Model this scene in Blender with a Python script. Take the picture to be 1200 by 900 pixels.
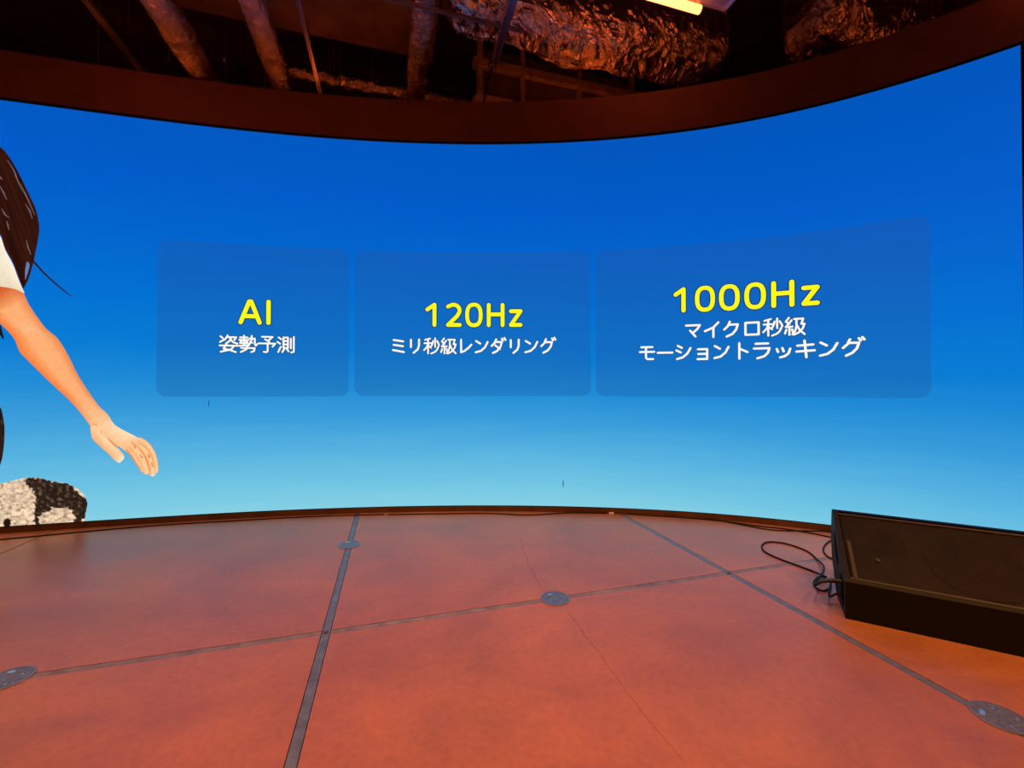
import bpy, bmesh, math, random
from mathutils import Vector, Matrix, noise
random.seed(7)
for o in list(bpy.data.objects): bpy.data.objects.remove(o)
scene = bpy.context.scene
COL = scene.collection

# ------------------------------------------------------------ camera
FPX = 495.0                                   # focal length for a 1200 px wide frame
PITCH = math.atan(5.0 / FPX)
cam_d = bpy.data.cameras.new('camera'); cam = bpy.data.objects.new('camera', cam_d); COL.objects.link(cam)
cam_d.sensor_width = 36.0; cam_d.lens = 36.0 * FPX / 1200.0; cam_d.clip_start = 0.05
cam.location = (0, 0, 1.5); cam.rotation_euler = (math.pi / 2 + PITCH, 0, 0)
scene.camera = cam

# ------------------------------------------------------------ world, exposure
w = bpy.data.worlds.new('world'); scene.world = w; w.use_nodes = True
w.node_tree.nodes['Background'].inputs[0].default_value = (1.0, 0.45, 0.2, 1)
w.node_tree.nodes['Background'].inputs[1].default_value = 0.004
vs = scene.view_settings
vs.view_transform = 'Standard'; vs.look = 'None'; vs.gamma = 1.0; vs.use_curve_mapping = False
vs.exposure = 0.0
WARM = (1.0, 0.45, 0.12)                      # amber colour of the added downlights
DOWNLIGHT_W = 470.0

# ------------------------------------------------------------ the room's grid (floor joints and ceiling share it)
TH = math.radians(16.0); BD = (math.cos(TH), math.sin(TH)); AD = (-math.sin(TH), math.cos(TH)); ORG = (-1.143, 2.612)
PITCHG = 3.02
def G(b, a, z=0.0):
    return Vector((ORG[0] + b * BD[0] + a * AD[0], ORG[1] + b * BD[1] + a * AD[1], z))
def ray(u, v):
    x = (u - 600) / FPX; y = (450 - v) / FPX
    return Vector((x, math.cos(PITCH) - y * math.sin(PITCH), math.sin(PITCH) + y * math.cos(PITCH)))
def on_floor(u, v, z=0.0):
    d = ray(u, v); t = (z - 1.5) / d.z
    return Vector((d.x * t, d.y * t, z))

# ------------------------------------------------------------ the screen's plan curve, by arc length
PC = [-7.982508e-05, -0.000607128, -0.002355007, -0.040545519, -0.026959844, 5.163462721]
def py_(x):
    if x < -5.3: return py_(-5.3) + 0.249 * (x + 5.3)
    r = 0.0
    for c in PC: r = r * x + c
    return r
XS = [-7.6 + i * 0.01 for i in range(1240)]
TAB = []; s = 0.0
for i, x in enumerate(XS):
    y = py_(x) if x <= 4.5 else TAB[-1][2] - 0.0098 * 0.98
    if i: s += math.hypot(x - TAB[-1][1], y - TAB[-1][2])
    TAB.append((s, x, y))
s0 = next(t[0] for t in TAB if t[1] >= 0)
TAB = [(t[0] - s0, t[1], t[2]) for t in TAB]
def S(s, z, off=0.0):
    """point on the screen curve at arc length s, height z, off metres towards the room"""
    lo, hi = 0, len(TAB) - 2
    while lo < hi:
        m = (lo + hi + 1) // 2
        if TAB[m][0] <= s: lo = m
        else: hi = m - 1
    a, b = TAB[lo], TAB[lo + 1]; k = (s - a[0]) / (b[0] - a[0])
    i0, i1 = max(lo - 8, 0), min(lo + 9, len(TAB) - 1)
    tx, ty = TAB[i1][1] - TAB[i0][1], TAB[i1][2] - TAB[i0][2]; L = math.hypot(tx, ty)
    return Vector((a[1] + k * (b[1] - a[1]) + off * ty / L, a[2] + k * (b[2] - a[2]) - off * tx / L, z))
def on_screen(u, v):
    d = ray(u, v); r = d.x / d.y
    for i in range(1, len(TAB)):
        h1 = TAB[i][1] - r * TAB[i][2]
        if h1 > 0:
            h0 = TAB[i-1][1] - r * TAB[i-1][2]; k = h0 / (h0 - h1)
            y = TAB[i-1][2] + k * (TAB[i][2] - TAB[i-1][2])
            return (TAB[i-1][0] + k * (TAB[i][0] - TAB[i-1][0]), 1.5 + d.z * y / d.y)
S_L, S_R, Z_B, Z_T = -7.55, 4.795, 0.072, 4.5

# ------------------------------------------------------------ helpers
def lin(c): return tuple((x / 255 / 12.92 if x / 255 <= .04045 else ((x / 255 + .055) / 1.055) ** 2.4) for x in c)
class MB:
    def __init__(self): self.v = []; self.f = []; self.c = []
    def vert(self, p, c=None): self.v.append(tuple(p)); self.c.append(c); return len(self.v) - 1
    def box(self, c, ax, ay, az):
        """centre and three half-axis vectors"""
        n = len(self.v); c, ax, ay, az = map(Vector, (c, ax, ay, az))
        for sx in (-1, 1):
            for sy in (-1, 1):
                for sz in (-1, 1): self.vert(c + sx * ax + sy * ay + sz * az)
        q = [(0,1,3,2),(4,6,7,5),(0,4,5,1),(2,3,7,6),(0,2,6,4),(1,5,7,3)]
        if ax.cross(ay).dot(az) < 0: q = [t[::-1] for t in q]
        self.f += [tuple(n + i for i in t) for t in q]; return self
    def aabox(self, x0, x1, y0, y1, z0, z1):
        return self.box(((x0+x1)/2, (y0+y1)/2, (z0+z1)/2), ((x1-x0)/2,0,0), (0,(y1-y0)/2,0), (0,0,(z1-z0)/2))
    def gbox(self, b0, b1, a0, a1, z0, z1):
        return self.box(G((b0+b1)/2, (a0+a1)/2, (z0+z1)/2), Vector((BD[0],BD[1],0))*(b1-b0)/2, Vector((AD[0],AD[1],0))*(a1-a0)/2, (0,0,(z1-z0)/2))
    def tube(self, pts, r, n=8, cap=True):
        pts = [Vector(p) for p in pts]; rs = r if isinstance(r, (list, tuple)) else [r] * len(pts)
        base = len(self.v); up = None
        for i, p in enumerate(pts):
            t = (pts[min(i+1, len(pts)-1)] - pts[max(i-1, 0)]).normalized()
            if up is None: up = Vector((0,0,1)) if abs(t.z) < .9 else Vector((1,0,0))
            x = t.cross(up).normalized(); up = x.cross(t).normalized()
            for k in range(n):
                a = 2 * math.pi * k / n; self.vert(p + rs[i] * (math.cos(a) * x + math.sin(a) * up))
        for i in range(len(pts) - 1):
            for k in range(n):
                k2 = (k + 1) % n
                self.f.append((base+i*n+k, base+i*n+k2, base+(i+1)*n+k2, base+(i+1)*n+k))
        if cap:
            self.f.append(tuple(base + k for k in reversed(range(n)))); e = base + (len(pts)-1)*n
            self.f.append(tuple(e + k for k in range(n)))
        return self
    def disc(self, c, r, h, n=28, bev=0.0, ex=Vector((1,0,0)), ey=Vector((0,1,0)), ez=Vector((0,0,1))):
        base = len(self.v); c = Vector(c)
        prof = [(r, 0), (r, h - bev), (r - bev, h)] if bev else [(r, 0), (r, h)]
        for rr, z in prof:
            for k in range(n):
                a = 2*math.pi*k/n; self.vert(c + rr*math.cos(a)*ex + rr*math.sin(a)*ey + z*ez)
        for i in range(len(prof)-1):
            for k in range(n):
                k2 = (k+1) % n; self.f.append((base+i*n+k, base+i*n+k2, base+(i+1)*n+k2, base+(i+1)*n+k))
        self.f.append(tuple(base+(len(prof)-1)*n+k for k in range(n))); self.f.append(tuple(base+k for k in reversed(range(n))))
        return self
    def ring(self, c, r0, r1, h, ex, ey, ez, n=32):
        base = len(self.v); c = Vector(c)
        for rr, z in ((r0,0),(r0,h),(r1,h),(r1,0)):
            for k in range(n):
                a = 2*math.pi*k/n; self.vert(c + rr*math.cos(a)*ex + rr*math.sin(a)*ey + z*ez)
        for i in range(4):
            for k in range(n):
                k2=(k+1)%n; j=(i+1)%4
                self.f.append((base+i*n+k, base+j*n+k, base+j*n+k2, base+i*n+k2))
        return self
    def prism(self, poly, fn0, fn1):
        base = len(self.v); n = len(poly)
        for q in poly: self.vert(fn0(q))
        for q in poly: self.vert(fn1(q))
        self.f.append(tuple(base+k for k in range(n))); self.f.append(tuple(base+n+k for k in reversed(range(n))))
        for k in range(n):
            k2=(k+1)%n; self.f.append((base+k2, base+k, base+n+k, base+n+k2))
        return self
    def build(self, name, mat=None, parent=None, smooth=False, fix=True, bevel=0.0):
        me = bpy.data.meshes.new(name); me.from_pydata(self.v, [], self.f)
        if any(c is not None for c in self.c):
            at = me.color_attributes.new('Col', 'FLOAT_COLOR', 'POINT')
            for i, c in enumerate(self.c): at.data[i].color = (*(c or (0,0,0)), 1)
        if fix:
            bm = bmesh.new(); bm.from_mesh(me); bmesh.ops.recalc_face_normals(bm, faces=bm.faces)
            if bevel: bmesh.ops.bevel(bm, geom=bm.edges[:], offset=bevel, segments=2, affect='EDGES', clamp_overlap=True)
            bm.to_mesh(me); bm.free()
        if smooth:
            for p in me.polygons: p.use_smooth = True
        o = bpy.data.objects.new(name, me); COL.objects.link(o)
        if mat: me.materials.append(mat)
        if parent:
            o.parent = parent; o.matrix_parent_inverse = parent.matrix_world.inverted() if parent.type != 'EMPTY' else Matrix.Translation(-parent.location)
        return o
def tag(o, label, cat=None, group=None, kind=None):
    if label: o['label'] = label
    if cat: o['category'] = cat
    if group: o['group'] = group
    if kind: o['kind'] = kind
    return o
def thing(name, loc, label, cat, group=None):
    o = bpy.data.objects.new(name, None); COL.objects.link(o); o.location = loc; o.empty_display_size = .1
    return tag(o, label, cat, group)
def struct(o, label=None): return tag(o, label, None, None, 'structure')

def spline(pts, n=8):
    out = []
    for i in range(len(pts)-1):
        p0, p1, p2, p3 = pts[max(i-1,0)], pts[i], pts[i+1], pts[min(i+2,len(pts)-1)]
        for k in range(n):
            t = k/n; out.append(.5*((2*p1)+(p2-p0)*t+(2*p0-5*p1+4*p2-p3)*t*t+(3*p1-p0-3*p2+p3)*t**3))
    out.append(pts[-1]); return out
# ------------------------------------------------------------ materials
def nt(name):
    m = bpy.data.materials.new(name); m.use_nodes = True; return m, m.node_tree.nodes, m.node_tree.links, m.node_tree.nodes['Principled BSDF']
def tex_noise(N, scale, detail=4, rough=.55, dist=0.0):
    t = N.new('ShaderNodeTexNoise'); t.inputs['Scale'].default_value = scale; t.inputs['Detail'].default_value = detail
    t.inputs['Roughness'].default_value = rough; t.inputs['Distortion'].default_value = dist; return t
def ramp(N, stops):
    r = N.new('ShaderNodeValToRGB'); e = r.color_ramp.elements
    while len(e) > 1: e.remove(e[-1])
    e[0].position = stops[0][0]; e[0].color = (*stops[0][1], 1)
    for p, c in stops[1:]:
        q = e.new(p); q.color = (*c, 1)
    return r
def simple(name, col, rough=.6, metal=0.0, spec=.5, var=.25, scale=8.0, bump=0.0, bscale=60.0):
    m, N, L, P = nt(name); g = N.new('ShaderNodeNewGeometry')
    t = tex_noise(N, scale); L.new(g.outputs['Position'], t.inputs['Vector'])
    r = ramp(N, [(.3, tuple(c * (1 - var) for c in col)), (.7, tuple(min(1, c * (1 + var)) for c in col))])
    L.new(t.outputs['Fac'], r.inputs[0]); L.new(r.outputs[0], P.inputs['Base Color'])
    P.inputs['Roughness'].default_value = rough; P.inputs['Metallic'].default_value = metal; P.inputs['Specular IOR Level'].default_value = spec
    if bump:
        b = N.new('ShaderNodeBump'); b.inputs['Strength'].default_value = bump; b.inputs['Distance'].default_value = .01
        t2 = tex_noise(N, bscale, 5); L.new(g.outputs['Position'], t2.inputs['Vector']); L.new(t2.outputs['Fac'], b.inputs['Height']); L.new(b.outputs[0], P.inputs['Normal'])
    return m

def floor_material():
    m, N, L, P = nt('stained_concrete'); g = N.new('ShaderNodeNewGeometry')
    def noise_at(scale, detail, dist=0.0, sx=1.0):
        mp = N.new('ShaderNodeMapping'); mp.inputs['Rotation'].default_value = (0,0,TH); mp.inputs['Scale'].default_value = (sx,1,1)
        L.new(g.outputs['Position'], mp.inputs['Vector'])
        t = tex_noise(N, scale, detail, .6, dist); L.new(mp.outputs[0], t.inputs['Vector']); return t
    big = noise_at(.7, 6, .8); mid = noise_at(2.2, 8, 1.2, .6); fine = noise_at(28, 6)
    r1 = ramp(N, [(.30, (.28,.098,.056)), (.5, (.35,.12,.055)), (.70, (.42,.145,.056))])
    L.new(big.outputs['Fac'], r1.inputs[0])
    r2 = ramp(N, [(.28, (.80,.79,.82)), (.55, (1,1,1)), (.75, (1.07,1.03,.98))])
    L.new(mid.outputs['Fac'], r2.inputs[0])
    mx = N.new('ShaderNodeMix'); mx.data_type = 'RGBA'; mx.blend_type = 'MULTIPLY'; mx.inputs['Factor'].default_value = 1
    L.new(r1.outputs[0], mx.inputs['A']); L.new(r2.outputs[0], mx.inputs['B'])
    r3 = ramp(N, [(.3, (.86,.86,.86)), (.6, (1.04,1.04,1.04))]); L.new(fine.outputs['Fac'], r3.inputs[0])
    m2 = N.new('ShaderNodeMix'); m2.data_type = 'RGBA'; m2.blend_type = 'MULTIPLY'; m2.inputs['Factor'].default_value = 1
    L.new(mx.outputs['Result'], m2.inputs['A']); L.new(r3.outputs[0], m2.inputs['B'])
    L.new(m2.outputs['Result'], P.inputs['Base Color'])
    mr = N.new('ShaderNodeMapRange'); mr.inputs['To Min'].default_value = .28; mr.inputs['To Max'].default_value = .46
    L.new(mid.outputs['Fac'], mr.inputs['Value']); L.new(mr.outputs[0], P.inputs['Roughness'])
    b = N.new('ShaderNodeBump'); b.inputs['Strength'].default_value = .05; b.inputs['Distance'].default_value = .01
    L.new(mid.outputs['Fac'], b.inputs['Height']); L.new(b.outputs[0], P.inputs['Normal'])
    P.inputs['Specular IOR Level'].default_value = .6
    return m

def foil_material(name, col=(.74,.60,.46), rough=.16, scale=6.0):
    m, N, L, P = nt(name); tc = N.new('ShaderNodeNewGeometry')
    v = N.new('ShaderNodeTexVoronoi'); v.inputs['Scale'].default_value = scale*.6; v.feature = 'DISTANCE_TO_EDGE'
    n1 = tex_noise(N, scale * .8, 6, .65, 1.5); L.new(tc.outputs['Position'], n1.inputs['Vector'])
    ad = N.new('ShaderNodeVectorMath'); ad.operation = 'MULTIPLY_ADD'; ad.inputs[1].default_value = (.35,.35,.35)
    L.new(n1.outputs['Color'], ad.inputs[0]); L.new(tc.outputs['Position'], ad.inputs[2]); L.new(ad.outputs[0], v.inputs['Vector'])
    b = N.new('ShaderNodeBump'); b.inputs['Strength'].default_value = .55; b.inputs['Distance'].default_value = .04
    sm = N.new('ShaderNodeMath'); sm.operation = 'ADD'; L.new(v.outputs['Distance'], sm.inputs[0]); L.new(n1.outputs['Fac'], sm.inputs[1])
    L.new(sm.outputs[0], b.inputs['Height']); L.new(b.outputs[0], P.inputs['Normal'])
    r = ramp(N, [(.3, tuple(c*.55 for c in col)), (.6, col)]); L.new(n1.outputs['Fac'], r.inputs[0]); L.new(r.outputs[0], P.inputs['Base Color'])
    P.inputs['Metallic'].default_value = 1; P.inputs['Roughness'].default_value = rough
    return m

def emit_setup(P, strength=1.0):
    P.inputs['Base Color'].default_value = (.001,.001,.001,1); P.inputs['Roughness'].default_value = .7; P.inputs['Specular IOR Level'].default_value = .02
    P.inputs['Emission Strength'].default_value = strength
SKY = [(0.0, (134,208,228)), (.06, (114,198,227)), (.14, (88,180,224)), (.23, (58,158,219)), (.31, (32,140,214)), (.40, (6,124,212)),
       (.52, (0,113,210)), (.66, (0,101,206)), (.80, (0,92,201)), (1.0, (0,86,190))]
def sky_nodes(N, L):
    """the displayed sky: colour by height on the screen with faint streaks of haze; uses metres stored in the UV map"""
    uv = N.new('ShaderNodeUVMap'); sep = N.new('ShaderNodeSeparateXYZ'); L.new(uv.outputs[0], sep.inputs[0])
    mp = N.new('ShaderNodeMapping'); mp.inputs['Scale'].default_value = (.5, 5.0, 1); L.new(uv.outputs[0], mp.inputs['Vector'])
    t = tex_noise(N, 1.6, 6, .6, .4); L.new(mp.outputs[0], t.inputs['Vector'])
    k = N.new('ShaderNodeMath'); k.operation = 'MULTIPLY_ADD'; k.inputs[1].default_value = .05; k.inputs[2].default_value = -.025; L.new(t.outputs['Fac'], k.inputs[0])
    # the picture is a little paler towards its left side
    hx = N.new('ShaderNodeMapRange'); hx.inputs['From Min'].default_value = -6; hx.inputs['From Max'].default_value = 1; hx.inputs['To Min'].default_value = -.10; hx.inputs['To Max'].default_value = 0
    L.new(sep.outputs[0], hx.inputs['Value'])
    mr = N.new('ShaderNodeMapRange'); mr.inputs['From Min'].default_value = Z_B; mr.inputs['From Max'].default_value = Z_T; L.new(sep.outputs[1], mr.inputs['Value'])
    a1 = N.new('ShaderNodeMath'); a1.operation = 'ADD'; L.new(mr.outputs[0], a1.inputs[0]); L.new(k.outputs[0], a1.inputs[1])
    mu = N.new('ShaderNodeMath'); mu.operation = 'MULTIPLY'; L.new(mr.outputs[0], mu.inputs[0]); L.new(hx.outputs[0], mu.inputs[1])
    hr = N.new('ShaderNodeMapRange'); hr.inputs['From Min'].default_value = .5; hr.inputs['From Max'].default_value = 4.8; hr.inputs['To Min'].default_value = 0; hr.inputs['To Max'].default_value = .05
    L.new(sep.outputs[0], hr.inputs['Value']); a3 = N.new('ShaderNodeMath'); a3.operation = 'ADD'; L.new(mu.outputs[0], a3.inputs[0]); L.new(hr.outputs[0], a3.inputs[1])
    a2 = N.new('ShaderNodeMath'); a2.operation = 'ADD'; L.new(a1.outputs[0], a2.inputs[0]); L.new(a3.outputs[0], a2.inputs[1])
    r = ramp(N, [(p, lin(c)) for p, c in SKY]); L.new(a2.outputs[0], r.inputs[0])
    return r.outputs[0]
def screen_material(name, tint=None, fac=0.0):
    m, N, L, P = nt(name); emit_setup(P); c = sky_nodes(N, L)
    if tint:
        mx = N.new('ShaderNodeMix'); mx.data_type = 'RGBA'; mx.inputs['Factor'].default_value = fac; mx.inputs['B'].default_value = (*tint, 1); L.new(c, mx.inputs['A']); c = mx.outputs['Result']
    L.new(c, P.inputs['Emission Color']); return m
def glow(name, rgb, var=.04):
    m, N, L, P = nt(name); emit_setup(P); uv = N.new('ShaderNodeUVMap'); t = tex_noise(N, 30, 2); L.new(uv.outputs[0], t.inputs['Vector'])
    c = lin(rgb); r = ramp(N, [(.3, tuple(x*(1-var) for x in c)), (.7, c)]); L.new(t.outputs['Fac'], r.inputs[0]); L.new(r.outputs[0], P.inputs['Emission Color']); return m
def picture_material(name, speckle=0.0, scale=20.0):
    m, N, L, P = nt(name); emit_setup(P); a = N.new('ShaderNodeVertexColor'); a.layer_name = 'Col'
    uv = N.new('ShaderNodeUVMap'); t = tex_noise(N, scale, 3, .55, 1.2); L.new(uv.outputs[0], t.inputs['Vector'])
    if speckle: r = ramp(N, [(.36, (1-speckle,)*3), (.46, (.9,.88,.86)), (.6, (1.15,1.13,1.1))])
    else: r = ramp(N, [(.3, (.94,.93,.92)), (.7, (1.05,1.05,1.05))])
    L.new(t.outputs['Fac'], r.inputs[0])
    mx = N.new('ShaderNodeMix'); mx.data_type = 'RGBA'; mx.blend_type = 'MULTIPLY'; mx.inputs['Factor'].default_value = 1
    L.new(a.outputs[0], mx.inputs['A']); L.new(r.outputs[0], mx.inputs['B']); L.new(mx.outputs['Result'], P.inputs['Emission Color']); return m

M = {}
M['floor'] = floor_material()
M['subfloor'] = simple('subfloor', (.03,.018,.015), .9)
M['joint'] = simple('joint_metal', (.13,.15,.22), .4, .25, .6, .3, 14, .1)
M['joint_b'] = simple('joint_filler', (.20,.16,.19), .5, .1, .5, .35, 10, .15)
M['joint_dark'] = simple('joint_dark', (.08,.04,.03), .7)
M['crack'] = simple('crack', (.16,.05,.035), .9)
M['disc'] = simple('cover_metal', (.17,.19,.26), .42, .55, .5, .35, 60, .15, 200)
M['disc_rim'] = simple('rim_metal', (.32,.27,.26), .35, .7)
M['latch'] = simple('latch_metal', (.85,.8,.75), .22, .9)
M['fascia'] = simple('fascia_paint', (.085,.032,.0125), .75, 0, .25, .12, 3, .05)
M['plinth'] = simple('plinth_wood', (.11,.04,.018), .55, 0, .35, .3, 6)
M['black'] = simple('black_paint', (.006,.005,.005), .8, 0, .2)
M['dark_wall'] = simple('dark_wall', (.05,.03,.024), .9, 0, .2, .3, 1.5)
M['deck'] = simple('deck', (.07,.04,.03), .9, 0, .2, .4, 1.2, .2)
M['duct_wrap'] = simple('duct_wrap', (.17,.10,.062), .8, 0, .3, .3, 3, .3, 20)
M['foil'] = foil_material('crumpled_foil')
M['foil_smooth'] = foil_material('duct_foil', (.62,.5,.4), .2, 12)
M['strut'] = simple('strut_steel', (.45,.38,.36), .35, .8, .5, .2, 5)
M['rail'] = simple('rail_steel', (.65,.65,.7), .22, .95, .5, .15, 5)
M['rod'] = simple('rod_steel', (.22,.17,.15), .5, .7)
M['timber'] = simple('timber', (.62,.44,.27), .75, 0, .3, .3, 5, .1)
M['ply'] = simple('plywood', (.20,.135,.085), .8, 0, .25, .3, 2.5)
M['tray'] = simple('lamp_tray', (.7,.7,.72), .3, .6, .5, .08)
M['cabinet'] = simple('cabinet', (.0034,.002,.0017), .6, 0, .22, .2, 40, .15, 300)
M['grille_edge'] = simple('grille_edge', (.03,.016,.01), .5, .2)
M['cone'] = simple('cone', (.010,.006,.005), .7, 0, .12)
M['cable'] = simple('cable', (.006,.0045,.004), .6, 0, .15)
M['connector'] = simple('connector', (.03,.02,.018), .4, .5)
M['white_tag'] = simple('white_tag', (.75,.7,.65), .5)
M['sky'] = screen_material('displayed_sky')
M['card'] = screen_material('caption_card', lin((30,80,148)), .32)
M['yellow'] = glow('yellow_text', (255,250,28)); M['white'] = glow('white_text', (252,252,250))
M['outline'] = glow('text_outline', (6,62,118)); M['deadpix'] = glow('dead_pixels', (28,70,110))
M['picture'] = picture_material('picture'); M['rock'] = picture_material('rock_picture', .35, 12)

def grille_material():
    m, N, L, P = nt('perforated_steel'); uv = N.new('ShaderNodeUVMap'); sep = N.new('ShaderNodeSeparateXYZ'); L.new(uv.outputs[0], sep.inputs[0])
    def sine(o, f):
        a = N.new('ShaderNodeMath'); a.operation = 'MULTIPLY'; a.inputs[1].default_value = f; L.new(o, a.inputs[0])
        b = N.new('ShaderNodeMath'); b.operation = 'SINE'; L.new(a.outputs[0], b.inputs[0]); return b.outputs[0]
    mu = N.new('ShaderNodeMath'); mu.operation = 'ADD'; L.new(sine(sep.outputs[0], 2*math.pi/.011), mu.inputs[0]); L.new(sine(sep.outputs[1], 2*math.pi/.011), mu.inputs[1])
    gt = N.new('ShaderNodeMath'); gt.operation = 'GREATER_THAN'; gt.inputs[1].default_value = .25; L.new(mu.outputs[0], gt.inputs[0])
    t = tex_noise(N, 9, 4); L.new(uv.outputs[0], t.inputs['Vector']); r = ramp(N, [(.3, (.013,.0075,.006)), (.7, (.024,.013,.010))]); L.new(t.outputs['Fac'], r.inputs[0]); L.new(r.outputs[0], P.inputs['Base Color'])
    P.inputs['Roughness'].default_value = .6; P.inputs['Specular IOR Level'].default_value = .15
    inv = N.new('ShaderNodeMath'); inv.operation = 'SUBTRACT'; inv.inputs[0].default_value = 1; L.new(gt.outputs[0], inv.inputs[1]); L.new(inv.outputs[0], P.inputs['Alpha'])
    return m
M['grille'] = grille_material()
def tube_material():
    m, N, L, P = nt('lit_tube'); lw = N.new('ShaderNodeTexNoise'); lw.inputs['Scale'].default_value = 3
    r = ramp(N, [(.3, (8.6,1.25,.24)), (.7, (9.2,1.35,.26))]); L.new(lw.outputs['Fac'], r.inputs[0]); L.new(r.outputs[0], P.inputs['Emission Color']); P.inputs['Emission Strength'].default_value = 1.0
    return m
M['tube'] = tube_material()
def lens_material():
    m, N, L, P = nt('added_downlight_lens'); lw = N.new('ShaderNodeTexNoise'); r = ramp(N, [(.3, (4,1.3,.4)), (.7, (4.2,1.4,.42))]); L.new(lw.outputs['Fac'], r.inputs[0]); L.new(r.outputs[0], P.inputs['Emission Color']); P.inputs['Emission Strength'].default_value = 1.0
    return m
M['lens'] = lens_material()

# ============================================================ the setting
RB0, RB1, RA0, RA1, ZC = -8.6, 8.6, -9.0, 6.4, 7.4
fl = struct(MB().gbox(RB0, RB1, RA0, RA1, -.12, -.03).build('floor', M['subfloor']), 'red-brown stained concrete floor in large jointed slabs')
lines_b = [RB0] + [k*PITCHG for k in range(-2, 3)] + [RB1]; lines_a = [RA0] + [k*PITCHG for k in range(-2, 3)] + [RA1]
def wb(k): return .016 if abs(k + PITCHG) < .01 else .054
JW = .048
def child_struct(o): return o
for i in range(len(lines_b)-1):
    for j in range(len(lines_a)-1):
        b0, b1, a0, a1 = lines_b[i], lines_b[i+1], lines_a[j], lines_a[j+1]
        MB().gbox(b0+wb(b0)/2, b1-wb(b1)/2, a0+JW/2, a1-JW/2, -.03, 0).build('floor_slab', M['floor'], fl)
for k in lines_b[1:-1]:
    for j in range(len(lines_a)-1):
        MB().gbox(k-wb(k)*.42, k+wb(k)*.42, lines_a[j], lines_a[j+1], -.03, -.001).build('joint_strip', M['joint'] if wb(k) > .02 else M['joint_dark'], fl)
for a in lines_a[1:-1]:
    for i in range(len(lines_b)-1):
        MB().gbox(lines_b[i]+wb(lines_b[i])/2, lines_b[i+1]-wb(lines_b[i+1])/2, a-JW*.42, a+JW*.42, -.03, -.0012).build('joint_strip', M['joint_b'], fl)
for b, a in ((0,0), (PITCHG,0)):
    MB().disc(G(b, a, -.001), .016, .003, 14, .001).build('joint_screw', M['joint_dark'], fl)
def crack(pts, wd):
    mb = MB(); P_ = []
    for i in range(len(pts)-1):
        for k in range(8):
            t = k/8; P_.append(pts[i].lerp(pts[i+1], t))
    P_.append(pts[-1]); L_ = []
    for i, p in enumerate(P_):
        d = (P_[min(i+1,len(P_)-1)] - P_[max(i-1,0)]).normalized(); n = Vector((-d.y, d.x, 0)); q = p + n*noise.noise(p*6)*.02
        wv = wd*(.6+.5*abs(noise.noise(p*9))); L_.append((mb.vert(q+n*wv+Vector((0,0,.0006))), mb.vert(q-n*wv+Vector((0,0,.0006)))))
    for a, b in zip(L_, L_[1:]): mb.f.append((a[0], a[1], b[1], b[0]))
    return mb.build('hairline_crack', M['crack'], fl)
crack([on_floor(*q) for q in ((608,630),(617,655),(633,690),(645,695))], .0016)
crack([on_floor(*q) for q in ((664,712),(690,750),(730,805),(765,850),(800,893))], .0012)

struct(MB().gbox(RB0, RB1, RA0, RA1, ZC, ZC+.2).build('ceiling', M['deck']), 'dark bare ceiling deck above the ducts')
struct(MB().gbox(RB0-.15, RB0, RA0, RA1, 0, ZC).build('wall_left', M['dark_wall']), 'dark side wall of the hall')
struct(MB().gbox(RB1, RB1+.15, RA0, RA1, 0, ZC).build('wall_right', M['dark_wall']), 'dark side wall of the hall')
struct(MB().gbox(RB0, RB1, RA1, RA1+.15, 0, ZC).build('wall_back', M['dark_wall']), 'dark wall behind the curved screen')
struct(MB().gbox(RB0, RB1, RA0-.15, RA0, 0, ZC).build('wall_front', M['dark_wall']), 'dark wall facing the curved screen')

def curved(name, s0, s1, z0, z1, o0, o1, mat, parent=None, n=120, faces='all'):
    mb = MB(); rows = []
    for i in range(n+1):
        ss = s0 + (s1-s0)*i/n
        rows.append([mb.vert(S(ss, z0, o1)), mb.vert(S(ss, z1, o1)), mb.vert(S(ss, z1, o0)), mb.vert(S(ss, z0, o0))])
    for r, q in zip(rows, rows[1:]):
        for k in range(4):
            k2 = (k+1) % 4; mb.f.append((r[k], q[k], q[k2], r[k2]))
    mb.f.append(tuple(rows[0])); mb.f.append(tuple(reversed(rows[-1])))
    return mb.build(name, mat, parent)
struct(curved('trim_1', S_L, 5.35, 4.532, 5.02, -.16, .012, M['fascia']), 'curved dark red-brown fascia band over the screen')
struct(curved('baseboard_screen', S_L, 5.35, 0, .062, -.12, .004, M['plinth']), 'low curved brown plinth under the screen')
struct(curved('wall_side', 4.815, 5.35, .062, 4.532, -.14, .0, M['black'], None, 10), 'black masking flat at the end of the curved screen')

# ============================================================ the curved LED screen
scr = thing('led_screen', S(0, Z_B), 'tall curved video screen showing blue sky, an arm and three captions', 'screen')
curved('screen_cabinet', S_L, S_R+.008, Z_B-.008, 4.531, -.14, -.006, M['black'], scr)
def add_uv(o, uvs):
    me = o.data; lay = me.uv_layers.new(name='UVMap')
    for lp in me.loops: lay.data[lp.index].uv = uvs[lp.vertex_index]
def sheet(name, mat, parent, sz, faces, off, cols=None, label=None):
    """flat picture piece on the screen: sz = (arc, height) vertices"""
    mb = MB()
    for i, (a, z) in enumerate(sz): mb.vert(S(a, z, off), cols[i] if cols else None)
    mb.f = faces; o = mb.build(name, mat, parent, fix=False)
    add_uv(o, sz)
    if label: o['label'] = label
    return o
ns, nz = 160, 24
sz = [(S_L + (S_R-S_L)*i/ns, Z_B + (Z_T-Z_B)*j/nz) for i in range(ns+1) for j in range(nz+1)]
sheet('display_face', M['sky'], scr, sz, [(i*(nz+1)+j, (i+1)*(nz+1)+j, (i+1)*(nz+1)+j+1, i*(nz+1)+j+1) for i in range(ns) for j in range(nz)], 0.0)

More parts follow.
